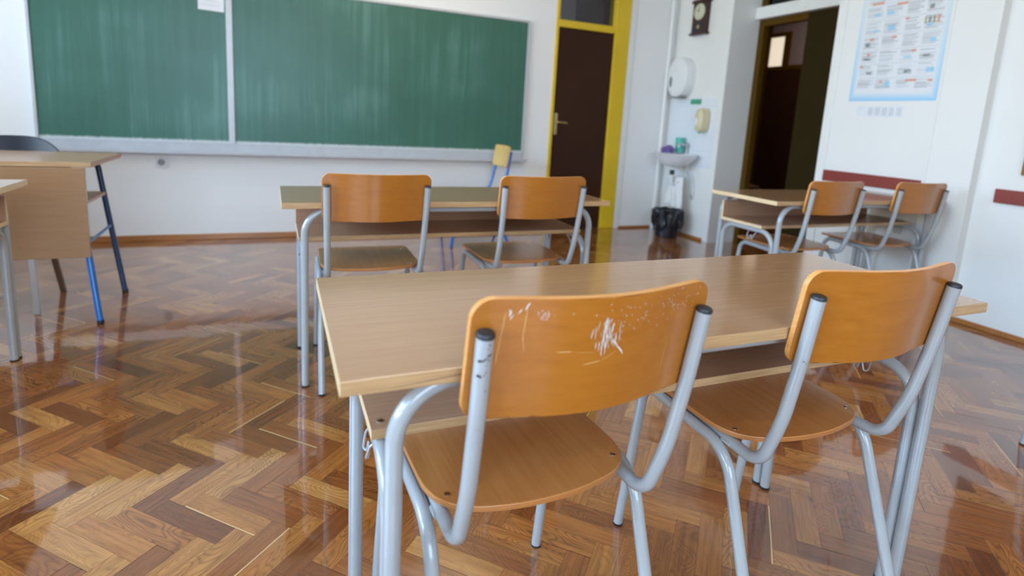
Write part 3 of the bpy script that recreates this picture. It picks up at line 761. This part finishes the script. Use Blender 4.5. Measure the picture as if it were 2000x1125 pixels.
def towel_dispenser():
    e = thing('paper_towel_dispenser', 'big rounded white paper roll dispenser on the wall above the basin', 'dispenser', (3.9995, 4.885, 1.64))
    bm = bmesh.new(); layered(bm, [sup(.15, .198), sup(.155, .203), sup(.155, .203), sup(.148, .196), sup(.13, .178)], [0, -.005, -.085, -.112, -.122]); link('housing', bm, M['plastic_white'], e, smooth=True)
    bm = bmesh.new(); layered(bm, [sup(.020, .055, 24), sup(.020, .055, 24), sup(.016, .05, 24)], [-.110, -.1245, -.1255], .082, -.045); link('viewing_window', bm, M['plastic_grey'], e, smooth=True)
    bm = bmesh.new(); layered(bm, [sup(.1565, .2045), sup(.1565, .2045)], [-.040, -.044]); link('seam', bm, M['faint_print'], e)
    bm = bmesh.new(); box(bm, -.10, -.03, -.08, .08, -.212, -.196); link('paper_slot', bm, M['plastic_grey'], e)
towel_dispenser()
def soap_dispenser():
    e = thing('soap_dispenser', 'beige soap dispenser with a turquoise nozzle, right of the basin on the tiles', 'dispenser', (3.9915, 4.50, 1.21))
    bm = bmesh.new(); layered(bm, [sup(.05, .112, p=3), sup(.055, .118, p=3), sup(.055, .118, p=3), sup(.048, .110, p=3), sup(.035, .09, p=3)], [0, -.006, -.07, -.095, -.105]); link('housing', bm, M['beige'], e, smooth=True)
    bm = bmesh.new(); layered(bm, [sup(.018, .045, 24), sup(.016, .042, 24)], [-.100, -.107], .018, -.02); link('push_button', bm, M['plastic_white'], e, smooth=True)
    bm = bmesh.new(); lathe(bm, [(.012, -.135), (.016, -.118), (.016, -.105)], (-.06, .01, 0), 16); link('nozzle', bm, M['teal'], e, smooth=True)
soap_dispenser()
bm = bmesh.new(); prism(bm, rrect(4.60, 4.76, 1.368, 1.42, .004), 'x', 3.9925, 3.9955); tag(link('small_sign', bm, M['green_sign']), 'small green rectangular sticker on the wall between the two dispensers', 'sign')
struct(bx('trim_6', 3.9960, 3.9995, 4.371, 5.06, .73, 1.425, M['tiles']))
def basin():
    e = thing('washbasin', 'small white ceramic washbasin mounted on the tiled wall', 'washbasin', (3.9955, 4.71, .86))
    bm = bmesh.new(); n = 48
    def ring(sc, z, inner=0):
        out = []
        for k in range(n):
            t = 2*math.pi*k/n; c, s = math.cos(t), math.sin(t)
            x = -.185+.185*math.copysign(abs(c)**.8, c)*sc; y = .235*math.copysign(abs(s)**.85, s)*sc
            if sc < 1 and not inner: x = -.17+(x+.185)*1.0-.0
            out.append(bm.verts.new((min(x, 0), y, z)))
        return out
    rs = [ring(.38, -.135), ring(.62, -.115), ring(.86, -.062), ring(.985, -.022), ring(1.0, -.008), ring(.985, 0), ring(.90, .0, 1), ring(.86, -.012, 1), ring(.74, -.06, 1), ring(.45, -.10, 1), ring(.10, -.108, 1)]
    for a, b in zip(rs, rs[1:]):
        for k in range(n): bm.faces.new((a[k], a[(k+1) % n], b[(k+1) % n], b[k]))
    bm.faces.new(rs[0][::-1]); bm.faces.new(rs[-1]); bmesh.ops.recalc_face_normals(bm, faces=bm.faces)
    link('bowl', bm, M['ceramic'], e, smooth=True)
    f = tb('tap', round_path([(-.03, 0, -.005), (-.03, 0, .085), (-.13, 0, .10), (-.14, 0, .06)], .02, 6), .011, M['chrome'], e, 14)
    bm = bmesh.new(); lathe(bm, [(.02, .085), (.022, .10), (.012, .115)], (-.03, 0, 0), 18); link('tap_lever', bm, M['chrome'], f, smooth=True)
    tp = tb('drain_trap', round_path([(-.185, 0, -.13), (-.185, 0, -.32), (-.12, 0, -.32), (-.12, 0, -.24), (-.001, 0, -.24)], .03, 6), .016, M['plastic_white'], e, 14)
    bm = bmesh.new(); lathe(bm, [(.024, -.22), (.024, -.17)], (-.185, 0, 0), 18); link('trap_nut', bm, M['cap'], tp, smooth=True)
    tb('supply_hose', round_path([(-.05, -.06, -.10), (-.05, -.07, -.18), (-.06, -.15, -.28), (-.05, -.16, -.42), (-.001, -.12, -.46)], .06, 6), .007, M['hose'], e, 10)
basin()
bm = bmesh.new(); lathe(bm, [(.034, .0), (.042, .002), (.046, .160), (.043, .163), (.038, .02)], (3.935, 4.79, .8605), 26)
tag(link('plastic_cup', bm, M['teal'], smooth=True), 'teal plastic beaker standing on the back rim of the washbasin', 'cup')
def cloth_heap():
    bm = bmesh.new(); bmesh.ops.create_icosphere(bm, subdivisions=4, radius=1)
    random.seed(3)
    for v in bm.verts:
        p = v.co.copy(); k = 1+.18*math.sin(7*p.x+2*p.y)+.14*math.sin(9*p.y+5*p.z)
        v.co = Vector((p.x*.06*k, p.y*.07*k, max(p.z, -.25)*.055*(1+.25*math.sin(6*p.x))))
    bmesh.ops.translate(bm, verts=bm.verts, vec=(3.80, 4.80, .875))
    tag(link('cleaning_cloth', bm, M['purple'], smooth=True), 'crumpled purple cloth lying on the left rim of the washbasin', 'cloth')
cloth_heap()
def hang_towel():
    bm = bmesh.new(); nu, nv = 16, 22; G_ = []
    for j in range(nv+1):
        row = []
        for i in range(nu+1):
            u, v = i/nu, j/nv; w_ = .11+.08*v
            y = 4.68+(u-.5)*w_*1.3+.01*math.sin(5*v); x = 3.86+.012*math.sin(u*14+v*3)-.035*v+.012*math.cos(u*9)
            z = .62-.30*v-.02*math.sin(u*3.1+.5)*v
            row.append(bm.verts.new((x, y, z)))
        G_.append(row)
    for j in range(nv):
        for i in range(nu): bm.faces.new((G_[j][i], G_[j][i+1], G_[j+1][i+1], G_[j+1][i]))
    o = link('hand_towel', bm, M['towel'], smooth=True); s = o.modifiers.new('solid', 'SOLIDIFY'); s.thickness = .006
    tag(o, 'white towel with a faint red pattern hanging under the washbasin', 'towel')
hang_towel()
def bin_():
    e = thing('waste_bin', 'black waste bin lined with a black plastic bag, on the floor under the washbasin', 'bin', (3.77, 4.66, 0))
    bm = bmesh.new(); lathe(bm, [(.105, .001), (.112, .006), (.138, .27), (.142, .272), (.135, .262), (.10, .012)], (0, 0, 0), 32); link('bucket', bm, M['bin'], e, smooth=True)
    bm = bmesh.new(); n = 64; prof = [(.143, .10), (.156, .13), (.160, .19), (.158, .25), (.152, .282), (.140, .288), (.128, .27), (.115, .20)]; rings = []
    for q, (r, z) in enumerate(prof):
        rg = []
        for k in range(n):
            a = 2*math.pi*k/n; d = .009*math.sin(9*a+q)+.007*math.sin(17*a-q*.7)+.004*math.sin(31*a)
            dz = (.03*math.sin(3*a+1)+.012*math.sin(8*a)) if q == 0 else .004*math.sin(7*a)
            rr = max(r+d*(.9 if q < 5 else .3), .1385*(.9+.1*z/.27) if q < 5 else 0); rg.append(bm.verts.new((rr*math.cos(a), rr*math.sin(a), z+dz)))
        rings.append(rg)
    for a, b in zip(rings, rings[1:]):
        for k in range(n): bm.faces.new((a[k], a[(k+1) % n], b[(k+1) % n], b[k]))
    link('bag', bm, M['bag'], e, smooth=True)
bin_()

# ------------------------------------------------------------------ right wall: poster, label, rails, pinboard
def poster():
    x = 3.9145; y0, y1, z0, z1 = 2.335, 2.935, 1.384, 2.28     # y1 is the far (left) edge
    e = thing('poster', 'tall poster with pale blue border and rows of small pictures, right wall', 'poster', (x, y1, z0))
    W_, H_ = y1-y0, z1-z0
    t = NT('poster_paper'); tc = t.n('ShaderNodeTexCoord'); sp = t.n('ShaderNodeSeparateXYZ'); t.l(tc.outputs['Object'], sp.inputs[0])
    u = t.math('DIVIDE', t.math('MULTIPLY', sp.outputs[1], -1), W_); v = t.math('DIVIDE', sp.outputs[2], H_)
    ed = t.math('MINIMUM', t.math('MINIMUM', u, t.math('SUBTRACT', 1, u)), t.math('MULTIPLY', v, 1.1)); ed = t.math('DIVIDE', ed, .07, clamp=True)
    hue = t.ramp(v, [(0, srgb(140, 200, 236)), (.35, srgb(178, 214, 234)), (.8, srgb(214, 224, 226))])
    c = t.mix(ed, hue, (.74, .76, .77, 1)); t.set(c, .45)
    bx('sheet', -.0012, 0, -W_, 0, 0, H_, t.m, e)
    names = ['grey_print', 'darkgrey_print', 'orange_print', 'blue_print', 'red_print', 'navy_print', 'yellow_print', 'faint_print']
    idx = {n: i for i, n in enumerate(names)}; bm = bmesh.new(); random.seed(5)
    def q(u0, u1, v0, v1, n): box(bm, -.0018-(.0006 if n in ('blue_print', 'orange_print') else 0), -.0013-(.0006 if n in ('blue_print', 'orange_print') else 0), -u1*W_, -u0*W_, v0*H_, v1*H_, idx[n])
    rows = [.09, .185, .295, .40, .51, .63, .75, .87, .985]
    for r in range(8):
        a, b = rows[r], rows[r+1]; q(.08, .93, b-.012, b-.009, 'grey_print')
        for k, (ca, cb) in enumerate(((.07, .29), (.29, .50), (.53, .73), (.74, .95))):
            h = b-a-.02
            for j in range(9):
                zz = a+.006+j*h/9.5; q(ca+.01, cb-random.uniform(.01, .08), zz, zz+.0045, random.choice(['grey_print', 'grey_print', 'faint_print', 'darkgrey_print']))
            if random.random() < .75:
                cx_ = random.uniform(ca+.02, cb-.09); q(cx_, cx_+random.uniform(.05, .09), a+.02, a+.02+random.uniform(.012, .04), random.choice(['blue_print', 'blue_print', 'grey_print']))
            if random.random() < .5:
                cx_ = random.uniform(ca, cb-.06); zz = a+h*random.uniform(.6, .85); q(cx_, cx_+random.choice((.04, .05, .12)), zz, zz+.018, 'orange_print')
    q(.12, .26, .735, .752, 'orange_print'); q(.10, .30, .85, .865, 'darkgrey_print')
    for k, n in enumerate(('yellow_print', 'navy_print', 'yellow_print', 'orange_print')): q(.74+.045*k, .765+.045*k, .55, .60, n if k != 1 else 'grey_print')
    bmesh.ops.recalc_face_normals(bm, faces=bm.faces)
    tag(link('printed_rows', bm, [M[n] for n in names], e), kind='stuff')
    bm = bmesh.new(); prism(bm, [(-.62*W_, .80*H_), (-.67*W_, .80*H_), (-.71*W_, .84*H_), (-.72*W_, .90*H_), (-.69*W_, .90*H_), (-.68*W_, .85*H_), (-.66*W_, .825*H_)], 'x', -.0024, -.0019); link('red_picture', bm, M['red_print'], e)
    bm = bmesh.new(); prism(bm, [(-.82*W_, .885*H_), (-.88*W_, .865*H_), (-.91*W_, .88*H_), (-.86*W_, .90*H_)], 'x', -.0024, -.0019); link('blue_picture', bm, M['navy_print'], e)
poster()
st = thing('wall_label', 'faint grey paper strip stuck on the wall just below the poster', 'label', (3.9145, 2.86, 1.272))
bx('paper_strip', -.001, 0, -.335, 0, 0, .078, M['strip'], st)
bm = bmesh.new()
for k in range(5): box(bm, -.0016, -.0011, -.32+k*.05, -.285+k*.05, .012, .066)
tag(link('faded_print', bm, M['faded'], st), kind='stuff')
def rail(y0, y1, x, z0, z1, label, screws):
    e = thing('wall_rail', label, 'rail', (x-.0005, y0, z0)); bx('board', -.020, 0, 0, y1-y0, 0, z1-z0, M['red_strip'], e, bevel=.003)
    for s in screws:
        bm = bmesh.new(); lathe(bm, [(.010, -.0203), (.009, -.0225), (.003, -.023)], (0, s-y0, (z1-z0)/2), 16, axis='x'); link('screw_cap', bm, M['red_strip'], e, smooth=True)
rail(2.335, 3.045, 3.9145, .785, .868, 'dark red wooden rail on the wall behind the two chairs of the right-hand desk', [2.95, 2.45])
rail(-1.0, 1.945, 3.9845, .785, .868, 'dark red wooden rail cut off by the right picture edge', [1.86, .6, -.6])
def pinboard():
    e = thing('pinboard', 'dark pinboard with brown frame, only its lower corner visible at the right edge', 'pinboard', (3.9840, 1.835, .96))
    bm = bmesh.new(); box(bm, -.012, 0, -1.58, -.02, .02, 1.08); link('panel', bm, M['board_brown'], e)
    bm = bmesh.new(); box(bm, -.024, 0, -.02, 0, 0, 1.10); box(bm, -.024, 0, -1.6, -1.58, 0, 1.10); box(bm, -.024, 0, -1.58, -.02, 0, .02); box(bm, -.024, 0, -1.58, -.02, 1.08, 1.10)
    link('frame', bm, M['board_frame'], e, bevel=.003)
pinboard()
